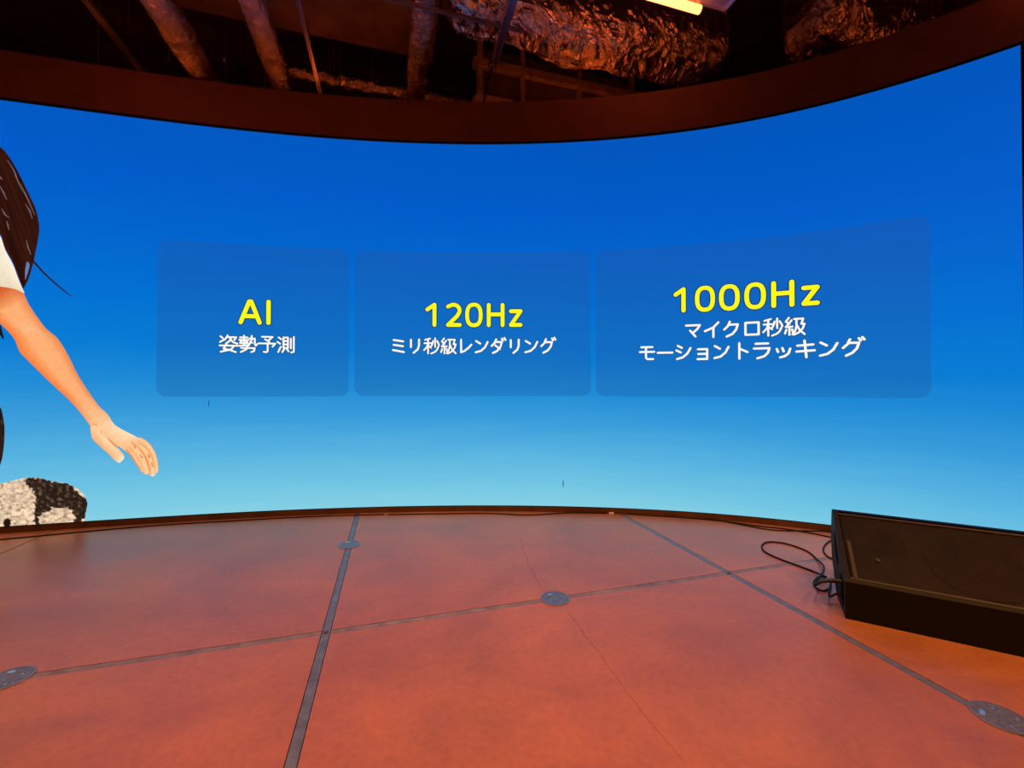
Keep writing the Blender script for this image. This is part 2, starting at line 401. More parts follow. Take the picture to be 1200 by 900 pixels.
def card(a0, a1, z0, z1, r=.105):
    xs = sorted(set([a0 + r*(1-math.cos(k*math.pi/16)) for k in range(9)] + [a1 - r*(1-math.cos(k*math.pi/16)) for k in range(9)] + [a0+r+(a1-a0-2*r)*k/40 for k in range(41)]))
    sz, fs = [], []
    for x in xs:
        d = max(0, r-(x-a0), r-(a1-x)); e = r - math.sqrt(max(0, r*r-d*d))
        for j in range(9): sz.append((x, z0+e + (z1-z0-2*e)*j/8))
    for i in range(len(xs)-1):
        for j in range(8): fs.append((i*9+j, (i+1)*9+j, (i+1)*9+j+1, i*9+j+1))
    return sheet('caption_card', M['card'], scr, sz, fs, .003)
c1 = card(-4.0, -1.965, 1.405, 3.172); c2 = card(-1.897, .953, 1.405, 3.168); c3 = card(1.014, 4.218, 1.405, 3.168)

def strokes_mesh(name, strokes, hw, mat, parent, off):
    sz, fs = [], []
    for st in strokes:
        h = hw
        for (x0, z0), (x1, z1) in zip(st, st[1:]):
            L = math.hypot(x1-x0, z1-z0) or 1e-6; nx, nz_ = -(z1-z0)/L*h, (x1-x0)/L*h; b = len(sz)
            sz += [(x0+nx, z0+nz_), (x0-nx, z0-nz_), (x1-nx, z1-nz_), (x1+nx, z1+nz_)]; fs.append((b, b+1, b+2, b+3))
        for x, z in st:
            b = len(sz); sz += [(x+h*math.cos(k*math.pi/6), z+h*math.sin(k*math.pi/6)) for k in range(12)]; fs.append(tuple(range(b, b+12)))
    return sheet(name, mat, parent, sz, fs, off)
def arc(cx, cy, rx, ry, a0, a1, n): return [(cx+rx*math.cos(math.radians(a0+(a1-a0)*k/n)), cy+ry*math.sin(math.radians(a0+(a1-a0)*k/n))) for k in range(n+1)]
def oval(cx, cy, rx, ry):                       # superellipse zero
    return [(cx+rx*math.copysign(abs(math.cos(t))**.8, math.cos(t)), cy+ry*math.copysign(abs(math.sin(t))**.8, math.sin(t))) for t in [2*math.pi*k/28 for k in range(29)]]
UK = .00173                                     # metres per drawing unit of the headings (y up from the baseline, cap height 178)
def dig1(c): return [[(c-50,109),(c,143),(c,0)]]
def dig2(c): return [[(c-41,131)] + arc(c-2,103,43,41,120,-20,9) + [(c+22,62),(c-41,1),(c+42,1)]]
def dig0(c): return [oval(c, 72, 48, 73)]
def capH(c): return [[(c-49,143),(c-49,0)], [(c+49,143),(c+49,0)], [(c-49,76),(c+49,76)]]
def lowz(c): return [[(c-34,98),(c+34,98),(c-34,1),(c+34,1)]]
def capA(c): return [[(c-58,0),(c-6,141),(c+6,141),(c+58,0)], [(c-38,42),(c+38,42)]]
def capI(c): return [[(c,143),(c,0)]]
def heading(glyphs, a0, zbase, parent, hw=13.8):
    for g in glyphs:
        st = [[(a0 + x*UK, zbase + (y+17)*UK) for x, y in q] for q in g]
        strokes_mesh('character_outline', st, 20*UK, M['outline'], parent, .0055)
        strokes_mesh('heading_character', st, hw*UK, M['yellow'], parent, .008)
heading([capA(70), capI(183)], -3.180, 2.235, c1)
heading([dig1(67), dig2(203), dig0(345), capH(499), lowz(641)], -1.063, 2.243, c2)
heading([dig1(70), dig0(203), dig0(350), dig0(499), capH(652), lowz(798)], 1.897, 2.376, c3)

KANA = {
'ミ': [[(24,16),(80,24)],[(24,45),(78,53)],[(20,76),(84,88)]], 'リ': [[(26,14),(26,58)],[(74,12),(74,48),(66,72),(42,92)]],
'レ': [[(26,12),(26,88),(50,78),(72,60),(88,42)]], 'ン': [[(16,20),(42,36)],[(14,88),(45,80),(70,58),(86,26)]],
'ダ': [[(38,10),(28,32),(10,50)],[(34,26),(72,26),(64,54),(44,80),(18,92)],[(32,46),(60,68)],[(72,6),(79,17)],[(87,2),(94,13)]],
'グ': [[(38,10),(28,34),(10,52)],[(34,28),(74,28),(66,56),(48,78),(22,92)],[(74,6),(81,17)],[(88,2),(95,13)]],
'マ': [[(12,22),(86,22),(72,44),(52,62)],[(34,52),(62,86)]], 'イ': [[(82,10),(56,38),(12,58)],[(56,38),(56,92)]],
'ク': [[(40,10),(30,34),(12,52)],[(36,26),(80,26),(72,54),(54,78),(24,92)]], 'ロ': [[(18,20),(82,20),(82,86),(18,86),(18,20)]],
'モ': [[(18,18),(80,18)],[(10,46),(90,46)],[(44,18),(44,80),(52,88),(84,88)]], 'ー': [[(10,52),(90,52)]],
'シ': [[(20,14),(42,26)],[(12,40),(36,52)],[(16,90),(48,80),(72,58),(88,28)]], 'ョ': [[(28,36),(76,36),(76,92),(26,92)],[(30,63),(76,63)]],
'ト': [[(40,8),(40,94)],[(40,38),(80,58)]], 'ラ': [[(20,14),(80,14)],[(12,40),(86,40),(78,66),(60,84),(28,94)]],
'ッ': [[(20,46),(26,62)],[(46,42),(52,60)],[(82,46),(74,72),(56,86),(36,92)]], 'キ': [[(14,32),(84,28)],[(10,63),(90,59)],[(46,6),(54,94)]],
'秒': [[(40,6),(10,14)],[(6,34),(48,34)],[(28,12),(28,96)],[(28,36),(20,58),(4,76)],[(30,48),(46,62)],[(70,4),(70,56)],[(58,20),(54,38),(48,50)],[(82,20),(90,36),(94,46)],[(90,54),(80,76),(66,88),(46,96)]],
'級': [[(24,4),(10,24),(26,38)],[(36,18),(10,54),(40,52)],[(26,54),(26,96)],[(12,68),(6,88)],[(38,66),(42,82)],[(48,12),(88,12),(80,40),(94,40),(86,64),(70,84),(46,96)],[(58,14),(58,50),(52,76),(40,94)],[(60,46),(72,72),(94,95)]],
'姿': [[(8,10),(20,20)],[(6,42),(24,30)],[(44,4),(36,20),(28,30)],[(42,14),(88,14),(78,30)],[(60,20),(54,36),(36,50)],[(60,28),(72,42),(94,50)],[(4,62),(96,62)],[(40,50),(24,80),(54,86),(86,98)],[(76,64),(62,84),(10,97)]],
'勢': [[(8,14),(46,14)],[(28,4),(28,28)],[(4,28),(50,28)],[(18,30),(10,40)],[(34,30),(44,38)],[(8,46),(48,46)],[(28,36),(28,60)],[(4,62),(50,58)],[(56,20),(84,20),(84,50),(90,60),(97,50)],[(68,4),(66,34),(52,60)],[(60,36),(70,44)],[(14,74),(84,74),(80,92),(66,96)],[(46,64),(40,82),(12,97)]],
'予': [[(22,8),(78,8),(54,30)],[(38,22),(60,36)],[(6,46),(92,46),(78,64)],[(52,46),(52,90),(46,96),(32,94)]],
'測': [[(10,10),(24,20)],[(4,36),(18,46)],[(22,64),(8,94)],[(36,10),(60,10),(60,70),(36,70),(36,10)],[(36,30),(60,30)],[(36,50),(60,50)],[(42,74),(30,94)],[(54,74),(64,90)],[(76,16),(76,72)],[(92,6),(92,92),(78,96)]],
}
def caption(text, a0, ztop, em, parent):
    for i, ch in enumerate(text):
        st = [[(a0 + (i + x/100)*em, ztop - y/100*em) for x, y in q] for q in KANA[ch]]
        strokes_mesh('character_outline', st, .085*em, M['outline'], parent, .0055)
        strokes_mesh('caption_character', st, (.052 if ch in '秒級姿勢予測' else .061)*em, M['white'], parent, .008)
caption('姿勢予測', -3.383, 2.117, .2035, c1)
caption('ミリ秒級レンダリング', -1.485, 2.118, .2025, c2)
caption('マイクロ秒級', 2.02, 2.273, .2025, c3)
caption('モーショントラッキング', 1.508, 2.023, .2025, c3)
strokes_mesh('dead_pixel_line', [[(-3.482,1.36),(-3.482,1.30)]], .004, M['deadpix'], scr, .003)
strokes_mesh('dead_pixel_line', [[(.621,.38),(.621,.31)]], .005, M['deadpix'], scr, .003)

# ------------------------------------------------------------ the displayed figure: arm, sleeve, hair, rocks (a flat picture on the screen)
def resample(pts, n):
    d = [0]
    for a, b in zip(pts, pts[1:]): d.append(d[-1] + math.hypot(b[0]-a[0], b[1]-a[1]))
    out = []; j = 0
    for i in range(n+1):
        t = d[-1]*i/n
        while j < len(pts)-2 and d[j+1] < t: j += 1
        k = (t-d[j])/(d[j+1]-d[j] or 1); out.append((pts[j][0]+k*(pts[j+1][0]-pts[j][0]), pts[j][1]+k*(pts[j+1][1]-pts[j][1])))
    return out
def mixc(a, b, t): t = max(0, min(1, t)); return tuple(x+(y-x)*t for x, y in zip(a, b))
def soft(pts, k=6):
    if len(pts) < 4: return pts
    return [(p.x, p.y) for p in spline([Vector((x, y, 0)) for x, y in pts], k)]
def strip(name, up, lo, colf, off=.003, n=48, m=12, mat=None):
    up, lo = resample(soft(up), n), resample(soft(lo), n); sz, cs, fs = [], [], []
    for i in range(n+1):
        for j in range(m+1):
            q = j/m; u = up[i][0]+(lo[i][0]-up[i][0])*q; v = up[i][1]+(lo[i][1]-up[i][1])*q
            sz.append(on_screen(u, v)); cs.append(lin(colf(i/n, q, u, v)))
    for i in range(n):
        for j in range(m): fs.append((i*(m+1)+j, i*(m+1)+j+1, (i+1)*(m+1)+j+1, (i+1)*(m+1)+j))
    return sheet(name, mat or M['picture'], scr, sz, fs, off, cs)
def k6(p): return [(x/2.8125, 320+y/2.8125) for x, y in p]
def k5(p): return [(x/4.5, 150+y/4.5) for x, y in p]
def k8(p): return [(80+x/9, 470+y/9) for x, y in p]
def hair_col(t, q, u, v):
    n_ = noise.noise(Vector((u*.28 - v*.10, v*.012, 3)))
    return mixc(mixc((38,13,8), (62,26,16), .5+n_), (150,140,150), (n_-.47)*5 if u < 44 else 0)
strip('hair_picture', k5([(-400,-60),(-150,10),(0,100),(40,140),(90,220),(150,340),(190,430),(208,510),(205,570),(190,650),(175,720),(150,800),(125,848)]),
      k5([(-400,300),(-300,380),(-100,480),(0,560),(15,600),(30,640),(50,675),(70,712),(85,750),(95,780),(105,805),(115,830),(122,848)]), hair_col, .003, 80, 30)
strip('hair_picture', [(-85,120),(-55,126),(-36,150),(-40,210),(-60,262),(-75,300)], [(-92,120),(-122,128),(-140,155),(-140,210),(-125,262),(-100,305)], hair_col, .0036, 50, 24)
strip('shirt_picture', [(-60,235),(-22,290),(-14,340),(-26,400),(-28,440)], [(-110,235),(-165,285),(-160,340),(-155,400),(-158,440)], lambda t,q,u,v: mixc((250,238,216),(214,194,164), abs(q-.4)*1.3), .0028, 30, 14)
strip('arm_picture', [(-148,290),(-163,330),(-168,400),(-166,480)], [(-165,292),(-190,335),(-192,400),(-182,480)], lambda t,q,u,v: mixc((250,165,108),(226,120,66), abs(q-.4)*1.6), .0026, 24, 8)
strip('trousers_picture', [(-28,438),(-20,500),(-16,560),(-18,585)], [(-158,438),(-162,500),(-166,560),(-166,590)], lambda t,q,u,v: mixc((62,72,98),(34,40,58), abs(q-.45)*1.8), .0038, 24, 12)
strip('hair_picture', k5([(178,695),(240,765),(330,846),(384,890)]), k5([(172,704),(234,773),(326,853),(382,893)]), lambda t,q,u,v: mixc((40,22,22),(30,80,140),t*.6), .0035, 20, 2)
strip('hair_picture', k5([(146,705),(158,720),(150,760),(136,800)]), k5([(142,710),(135,745),(134,775),(134,800)]), lambda t,q,u,v: (95,130,180), .0045, 12, 3)
for pts in ([(40,170),(75,225),(100,290),(130,345)], [(80,250),(120,320),(150,380),(185,460)], [(0,305),(20,340),(38,380)], [(10,425),(30,460),(52,475)], [(36,490),(44,515),(50,540)], [(135,400),(160,440),(172,480)], [(0,255),(14,275)], [(140,590),(150,630),(165,670)]):
    w_ = 4.2; strip('hair_highlight', k5([(x+w_,y-2) for x,y in pts]), k5([(x-w_,y+2) for x,y in pts]), lambda t,q,u,v: mixc((58,30,26),(150,138,142), 1.0-abs(q-.5)*2 - abs(t-.5)*.9), .0045, 14, 4)
strip('sleeve_picture', k5([(-420,330),(-250,420),(-60,520),(0,565),(30,645),(70,720),(100,800),(130,868)]), k5([(-420,800),(-250,815),(-60,830),(0,836),(40,842),(80,850),(105,860),(130,872)]),
      lambda t,q,u,v: mixc((255,243,222),(226,205,172), q*.7 + .5*max(0,.35-abs(u-26)/12)), .004, 40, 14)
strip('hair_picture', k6([(-30,150),(0,168),(8,190),(14,212)]), k6([(-30,215),(0,205),(6,212),(12,220)]), lambda t,q,u,v: (30,20,24), .0035, 12, 4)
def arm_col(t, q, u, v):
    e = mixc((238,140,82), (255,176,118), min(1, q*4)); e = mixc(e, (250,118,46), (q-.62)*2.2)
    if t < .14: e = mixc((214,92,42), e, t/.14 + (.35-q)*.8)
    e = mixc(e, (255,206,158), max(0, (t-.80)*4))
    hl = max(0, 1-abs(t-.30)/.07)*max(0, 1-abs(q-.45)/.35); e = mixc(e, (255,190,140), hl*.8)
    return e
strip('arm_picture', k6([(60,42),(78,65),(100,110),(150,180),(190,215),(225,270),(260,340),(320,430),(350,460),(366,480)]),
      k6([(-60,40),(-50,120),(0,165),(45,212),(65,258),(90,285),(150,345),(240,430),(295,498),(305,520)]), arm_col, .0035, 60, 16)
def hand_col(t, q, u, v): return mixc(mixc((255,222,180), (255,196,138), q*1.1), (250,158,100), (t-.5)*1.3)
strip('hand_picture', k8([(440,180),(500,255),(600,315),(720,375),(790,425),(800,470)]), k8([(300,260),(400,390),(490,460),(540,480),(610,530),(660,560)]),
      lambda t,q,u,v: mixc(mixc((255,204,156), mixc((255,224,184), (255,198,142), q*1.1), t*4), (252,176,116), (t-.6)*1.6), .004, 30, 14)
def finger(cl, r0, r1):
    cl = soft(cl, 6); n_ = len(cl); up, lo = [], []
    for i, (x, y) in enumerate(cl):
        x0, y0 = cl[max(i-1,0)]; x1, y1 = cl[min(i+1,n_-1)]; L = math.hypot(x1-x0, y1-y0); t = i/(n_-1)
        r = (r0+(r1-r0)*t)*(math.sqrt(max(0, 1-((t-.88)/.12)**2)) if t > .88 else 1); up.append((x+(y1-y0)/L*r, y-(x1-x0)/L*r)); lo.append((x-(y1-y0)/L*r, y+(x1-x0)/L*r))
    strip('finger_picture', k8(up), k8(lo), lambda t,q,u,v: mixc(mixc((255,206,150),(236,126,68), max(0,abs(q-.42)*2-.45)*1.6), (255,214,196), (t-.82)*5), .0045, 30, 10)
finger([(740,410),(820,455),(880,530),(915,620),(928,705),(922,760)], 36, 22)
finger([(710,430),(780,490),(840,570),(875,660),(888,735),(890,795)], 40, 34)
finger([(670,460),(725,530),(775,610),(808,690),(824,735),(832,770)], 46, 36)
finger([(640,490),(690,560),(735,635),(768,690),(785,722),(796,748)], 40, 20)
strip('thumb_picture', k8([(330,250),(430,395),(490,460),(540,510),(590,570),(586,612)]), k8([(235,270),(255,390),(330,470),(430,560),(500,630),(545,652)]),
      lambda t,q,u,v: mixc(mixc((255,204,156), mixc((255,216,170),(250,168,108), abs(q-.3)*1.2), t*4), (255,240,215), (t-.84)*6), .0042, 30, 10)
for pts, w0 in (([(425,388),(455,425),(490,458),(520,485)],9), ([(665,425),(690,455),(715,500)],7), ([(755,560),(770,580),(785,600)],9), ([(840,555),(855,580),(862,600)],9), ([(880,640),(886,660),(890,690)],8), ([(345,300),(355,345)],5), ([(270,245),(310,255)],8)):
    strip('hand_crease', k8([(x+w0,y-w0*.5) for x,y in pts]), k8([(x-w0,y+w0*.5) for x,y in pts]), lambda t,q,u,v: mixc((255,190,132),(196,84,38), (1-abs(q-.5)*2)*(.35+t*.6)), .005, 16, 4)
def inside(p, poly):
    r = False; n = len(poly)
    for i in range(n):
        (x0,y0),(x1,y1) = poly[i], poly[i-1]
        if (y0 > p[1]) != (y1 > p[1]) and p[0] < (x1-x0)*(p[1]-y0)/(y1-y0)+x0: r = not r
    return r
DARK = [(x/9, 540+y/9) for x, y in [(235,190),(380,170),(560,215),(740,240),(850,370),(940,410),(945,500),(905,600),(800,650),(775,520),(700,490),(600,480),(480,545),(415,580),(400,760),(368,760),(372,330),(290,260)]]
def rock_col(t, q, u, v):
    h = Vector((u*.25, v*.25, 0)); p = (u + 4*noise.noise(h), v + 4*noise.noise(h+Vector((9,9,0))))
    if inside(p, DARK): return mixc((44,31,24), (130,104,80), (noise.noise(Vector((u*.22, v*.30, 5)))+.5*noise.noise(Vector((u*.6, v*.6, 8))))*1.2)
    if math.hypot(u-9, (v-613)*.8) < 4.5: return (30,22,18)
    return mixc((240,214,184), (150,112,84), (noise.noise(Vector((u*.20, v*.30, 1)))+.5*noise.noise(Vector((u*.5, v*.6, 4))))*1.3)
top = resample([(-232,612),(-205,590),(-160,572),(-100,562),(-50,566),(-25,569),(0,567),(20,562),(28,560),(45,559.4),(60,563.5),(80,566.5),(92,573),(100,581),(103,590)], 150)
def bot_px(u):
    lo_, hi_ = 560.0, 660.0
    for _ in range(24):
        m_ = (lo_+hi_)/2
        if on_screen(u, m_)[1] > Z_B: lo_ = m_
        else: hi_ = m_
    return lo_
rk_lo = [(u*.995 if u < 60 else u - max(0, (u-92))*.35, 0) for u, v in top]; rk_lo = [(u, bot_px(u)-.05) for u, v in rk_lo]
strip('rock_picture', top, rk_lo, rock_col, .0042, 230, 44, M['rock'])
strip('rock_picture', [(-50,470),(-20,470),(0,477),(3,484),(5.6,500),(5.2,520),(3,537)], [(-50,552),(-30,552),(-20,550),(-10,549),(-5,548),(0,546),(2,540)], lambda t,q,u,v: mixc((40,27,22),(96,72,54), noise.noise(Vector((u*.5,v*.5,2)))), .0035, 30, 14, M['rock'])

# ============================================================ floor monitor wedge
SP = Vector((2.173, 2.768, 0)); SL = Vector((.862, -.507, 0)); SD = Vector((.507, .862, 0)); SPL = 1.22
def W(t, d, z): return SP + SL*t + SD*d + Vector((0,0,z))
wedge = thing('stage_monitor', W(SPL/2, .3, 0), 'black wedge-shaped floor speaker with brown mesh grille lying before the screen', 'speaker')
PROF = [(0,0),(.37,0),(.60,.20),(.645,.34),(.60,.545),(.575,.57),(.545,.565),(.02,.257),(0,.24)]
# hollow baffle: body with the sloped face set back inside a frame
body = MB()
for t0, t1 in ((0,.03),(SPL-.03,SPL)): body.prism(PROF, lambda q, t=t0: W(t, q[0], q[1]), lambda q, t=t1: W(t, q[0], q[1]))
INN = [(0,0),(.37,0),(.60,.20),(.645,.34),(.60,.545),(.575,.57),(.545,.565),(.56,.52),(.05,.222),(.02,.257),(0,.24)]
body.prism(INN, lambda q: W(.03, q[0], q[1]), lambda q: W(SPL-.03, q[0], q[1]))
body.build('cabinet', M['cabinet'], wedge)
sx = Vector((0,0,0)); slope = (W(0,.545,.565)-W(0,.02,.257)); SLN = slope.length; sy = slope.normalized(); snrm = SL.cross(sy).normalized()
if snrm.z < 0: snrm = -snrm
def F(t, d, h=0.0): return W(t, .02, .257) + sy*d + snrm*h
n1 = MB(); uvs = []
g0, g1, gt0, gt1 = .012, SLN-.035, .042, SPL-.042
pts = [(gt0,g0),(gt1,g0),(gt1,g1),(gt0,g1)]
for t, d in pts: n1.vert(F(t, d, -.006)); uvs.append((t, d))
n1.f = [(0,1,2,3)]; go = n1.build('grille', M['grille'], wedge, fix=False); add_uv(go, uvs); go['label'] = 'brown perforated metal grille'
e = MB()
e.box(F(SPL/2, g0-.006, -.004), SL*(SPL/2-.031), sy*.006, snrm*.006); e.build('grille_edge', M['grille_edge'], wedge)
e = MB(); e.box(F(SPL/2, g1+.010, -.006), SL*(SPL/2-.031), sy*.008, snrm*.008); e.build('grille_edge', M['grille_edge'], wedge)
e = MB(); e.box(F(.060, .17, -.001), SL*.010, sy*.155, snrm*.004); e.build('grille_edge', M['grille_edge'], wedge)
MB().disc(F(.20, .19, -.006), .016, .012, 14, .003, SL, sy, snrm).build('badge', M['grille_edge'], wedge)
MB().ring(F(.70, .29, -.040), .215, .24, .02, SL, sy, snrm).build('woofer_rim', M['cone'], wedge)
cm = MB(); base = len(cm.v)
for r_, h_ in ((.215,-.03),(.09,-.041),(.088,-.028),(.04,-.018),(.001,-.016)):
    for k in range(32): cm.vert(F(.70 + r_*math.cos(2*math.pi*k/32), .29 + r_*math.sin(2*math.pi*k/32), h_))
for i in range(4):
    for k in range(32): cm.f.append((i*32+k, i*32+(k+1)%32, (i+1)*32+(k+1)%32, (i+1)*32+k))
cm.build('woofer_cone', M['cone'], wedge, True)
hm = MB()
for (t0,t1,d0,d1,h_) in ((.10,.37,.30,.52,-.02),(.19,.28,.37,.45,-.041)):
    for t, d in ((t0,d0),(t1,d0),(t1,d1),(t0,d1)): hm.vert(F(t, d, h_))
hm.f = [(k,(k+1)%4,4+(k+1)%4,4+k) for k in range(4)] + [(4,5,6,7)]
hm.build('tweeter_horn', M['cone'], wedge)
# left cheek: recessed handle, jack panel
def cheek(name, pts, depth, mat):
    mb = MB(); mb.prism(pts, lambda q: W(-.0015-depth, q[0], q[1]), lambda q: W(.004, q[0], q[1])); return mb.build(name, mat, wedge)
M['void'] = simple('recess_black', (.002,.0016,.0015), .95, 0, .05)
cheek('handle_recess', [(.30,.24),(.40,.27),(.47,.40),(.44,.44),(.36,.37),(.28,.28)], 0, M['void'])
cheek('jack_plate', [(.06,.05),(.15,.07),(.20,.20),(.17,.225),(.07,.215),(.05,.15)], .001, M['void'])
MB().tube([W(-.0025,.135,.185), W(-.028,.135,.185)], .016, 12).build('jack_socket', M['connector'], wedge)

# ------------------------------------------------------------ cables
def c7(x, y, z=.0075): return on_floor(880+x/3.75, 570+y/3.75, z)
R_C = .0072
plug = W(-.028,.135,.185); pe = W(-.115,.12,.165)
spc = thing('speaker_cable', c7(80,243,0), 'black cable looping on the floor into the side of the floor speaker', 'cable')
loop = [pe, W(-.15,.115,.14), c7(322,360,.05), c7(290,320,.012), c7(240,281), c7(150,251), c7(80,244), c7(50,257), c7(57,283), c7(110,312), c7(200,346), c7(270,372), c7(312,390,.02), c7(330,398,.03), c7(300,398,.015), c7(280,415), c7(279,435), c7(298,454), c7(325,458), c7(346,445), c7(352,420,.02), W(-.07,.14,.07), W(-.03,.125,.10), W(-.003,.125,.105)]
MB().tube(spline(loop), R_C, 8).build('cord', M['cable'], spc, True)
MB().tube([plug, W(-.05,.132,.182), W(-.085,.127,.174), pe], [.015,.015,.011,.009], 10).build('plug', M['connector'], spc)
def tagc(o, label): return tag(o, label, 'cable')
arcp = [on_floor(990,629,.0075), c7(355,236), c7(326,258), c7(318,282), c7(335,306), c7(357,318), on_floor(990,660,.0075)]
tagc(MB().tube(spline(arcp), R_C, 8).build('power_cable', M['cable'], None, True), 'short black cable bend behind the cheek of the floor speaker')
def along(pairs, z=.0072): return [S(s_, z, o_) for s_, o_ in pairs]
l1 = [on_floor(u, v, .0072) for u, v in ((716,600.5),(760,604),(800,606.5),(850,611),(890,616.5),(925,620.5),(960,626.5),(995,635),(1030,645))]
tagc(MB().tube(spline(l1), .0065, 8).build('floor_cable', M['cable'], None, True), 'thin black cable running from a white connector to behind the floor speaker')
l2 = [on_floor(u, v, .0065) for u, v in ((455,603),(520,602),(570,601.5),(620,603.5),(665,601),(712,601.5))]
l2b = [on_floor(u, v, .0065) for u, v in ((730,600.6),(780,603.2),(830,608),(860,613.2),(905,621),(940,622),(968,622.8),(1000,627),(1030,632))]
tagc(MB().tube(spline(l2b), .006, 8).build('floor_cable', M['cable'], None, True), 'thin black cable hugging the screen plinth before it reaches the speaker')
tagc(MB().tube(spline(l2), .006, 8).build('floor_cable', M['cable'], None, True), 'thin black cable lying in shallow waves along the middle of the plinth')
l3 = [on_floor(u, v, .0065) for u, v in ((-80,640.5),(-20,634),(40,628.5),(120,621),(200,614.5),(262,611),(320,607.5),(385,604.5),(450,602.8))]
tagc(MB().tube(spline(l3), .006, 8).build('floor_cable', M['cable'], None, True), 'thin black cable lying along the plinth below the displayed hand and rock')
cn = on_floor(716, 600.5, .012)
MBc = MB().box(on_floor(716.5, 601.5, .010), (.028,-.006,0), (.004,.012,0), (0,0,.010)); tag(MBc.build('cable_connector', M['white_tag'], None, False, True, .003), 'small white cable connector on the floor at the foot of the screen', 'connector')

# ============================================================ round floor outlet covers
def cover(p, label, rot):
    t = thing('floor_outlet_cover', p, label, 'floor outlet', 'floor outlet covers on the joints')
    ex, ey = Vector((math.cos(rot), math.sin(rot), 0)), Vector((-math.sin(rot), math.cos(rot), 0))
    MB().ring(p, .094, .103, .0045, ex, ey, Vector((0,0,1)), 40).build('rim', M['disc_rim'], t)
    MB().disc(p, .094, .0035, 36).build('lid', M['disc'], t)
    z = Vector((0,0,.0035))
    MB().box(p + ey*.055 - ex*.02 + z + Vector((0,0,.0015)), ex*.016, ey*.009, (0,0,.002)).build('latch', M['latch'], t)
    for x, y in ((.05,.02),(-.05,-.03),(.03,-.055)): MB().disc(p + ex*x + ey*y + z, .005, .002, 10).build('screw', M['latch'], t)
    return t
cover(G(PITCHG*.5, 0, .0), 'round grey metal floor cover on the joint between two crossings', TH)
cover(G(0, PITCHG*.5, .0), 'round grey metal floor cover on the joint leading towards the screen', TH)
cover(G(-PITCHG*.503, 0, .0), 'round grey metal floor cover on the joint below the displayed rock', TH)
cover(on_floor(1172, 841), 'round brown-grey metal floor cover in front of the black speaker', TH+.5)

# ============================================================ ceiling: ducts, struts, lamps
def rough_tube(name, p0, p1, r, mat, label, group=None, n=220, m=44, amp=.014, ribs=0.0, seed=0.0):
    p0, p1 = Vector(p0), Vector(p1); ax = (p1-p0).normalized(); x = ax.cross(Vector((0,0,1))).normalized(); y = x.cross(ax)
    L = (p1-p0).length; t = thing(name, (p0+p1)/2, label, 'duct', group); mb = MB()
    for i in range(n+1):
        c = p0 + ax*L*i/n
        for k in range(m):
            a = 2*math.pi*k/m; d = math.cos(a)*x + math.sin(a)*y
            q = c + d*r; q2 = q + Vector((noise.noise(q*6), noise.noise(q*6+Vector((4,2,0))), noise.noise(q*6+Vector((1,8,3)))))*.12
            rr = r + amp*noise.noise(q*5+Vector((seed,0,0))) - amp*1.3*abs(noise.noise(q2*9)) - amp*.7*abs(noise.noise(q2*22)) + amp*.6
            mb.vert(c + d*rr)
    for i in range(n):
        for k in range(m): mb.f.append((i*m+k, i*m+(k+1)%m, (i+1)*m+(k+1)%m, (i+1)*m+k))
    mb.f.append(tuple(range(m))); mb.f.append(tuple(n*m+k for k in range(m)))
    mb.build('duct_wrap', mat, t, False)
    for i in range(1, int(L/.9)):
        c = p0 + ax*(i*.9); MB().ring(c, r*.9, r+amp+.006, .035, x, y, ax, 26).build('band', M['foil_smooth'], t)
    return t
rough_tube('round_duct', G(-2.05,-1.5,5.7), G(-2.05,6.2,5.7), .165, M['foil_smooth'], 'round foil-wrapped duct running back past the thin diagonal strut', 'round foil ducts', seed=1)
rough_tube('round_duct', G(-1.08,-1.5,5.7), G(-1.08,6.2,5.7), .135, M['foil_smooth'], 'round foil-wrapped duct beside the pale thin strut', 'round foil ducts', seed=5)
rough_tube('round_duct', G(.715,-1.5,5.765), G(.715,6.2,5.765), .125, M['foil_smooth'], 'narrow foil duct in front of the crumpled foil bundle', 'round foil ducts', seed=9)
rough_tube('cross_duct', G(-1.25,4.6,6.57), G(1.75,4.6,6.57), .12, M['foil'], 'bright foil duct crossing behind the round ducts', None, n=110, amp=.013, seed=3)
def strut(name, p0, p1, wd, label, mat=M['strut'], cat='strut', group=None):
    """open C-channel: web and two lips"""
    p0, p1 = Vector(p0), Vector(p1); ax = (p1-p0).normalized(); x = ax.cross(Vector((0,0,1))).normalized(); y = x.cross(ax); h = (p1-p0)/2; c = (p0+p1)/2
    t = thing(name, c, label, cat, group)
    MB().box(c + y*wd*.45, h, x*wd*.5, y*wd*.06).build('web', mat, t)
    for sgn in (-1, 1): MB().box(c + x*wd*.45*sgn - y*wd*.05, h, x*wd*.06, y*wd*.45).build('flange', mat, t)
    return t
strut('ceiling_strut', G(-2.84,-1.5,5.75), G(-2.84,6.2,5.75), .06, 'thin brown steel strut beside the leftmost round duct'.replace('leftmost ', ''), group='ceiling struts')
strut('ceiling_strut', G(-.55,-1.5,5.5), G(-.55,5.8,5.5), .04, 'thin pale strut running in front of the bright cross duct', group='ceiling struts')
strut('ceiling_strut', G(-.02,1.733,5.572), G(1.83,1.733,5.572), .03, 'short steel strut passing across the shiny lighting rail', group='ceiling struts')
t = strut('lighting_rail', G(1.555,-1.5,5.5), G(1.575,2.25,5.5), .085, 'shiny steel lighting rail with a bluish sheen hanging under the foil', M['rail'], 'rail')
tag(MB().tube(spline([G(1.58,2.25,5.5), G(1.6,2.6,5.55), G(1.62,2.95,5.5), G(1.62,3.1,5.2), G(1.62,3.1,4.9)]), .014, 8).build('rail_cable', M['cable'], None, True), 'dark cable dropping from the end of the lighting rail', 'cable')
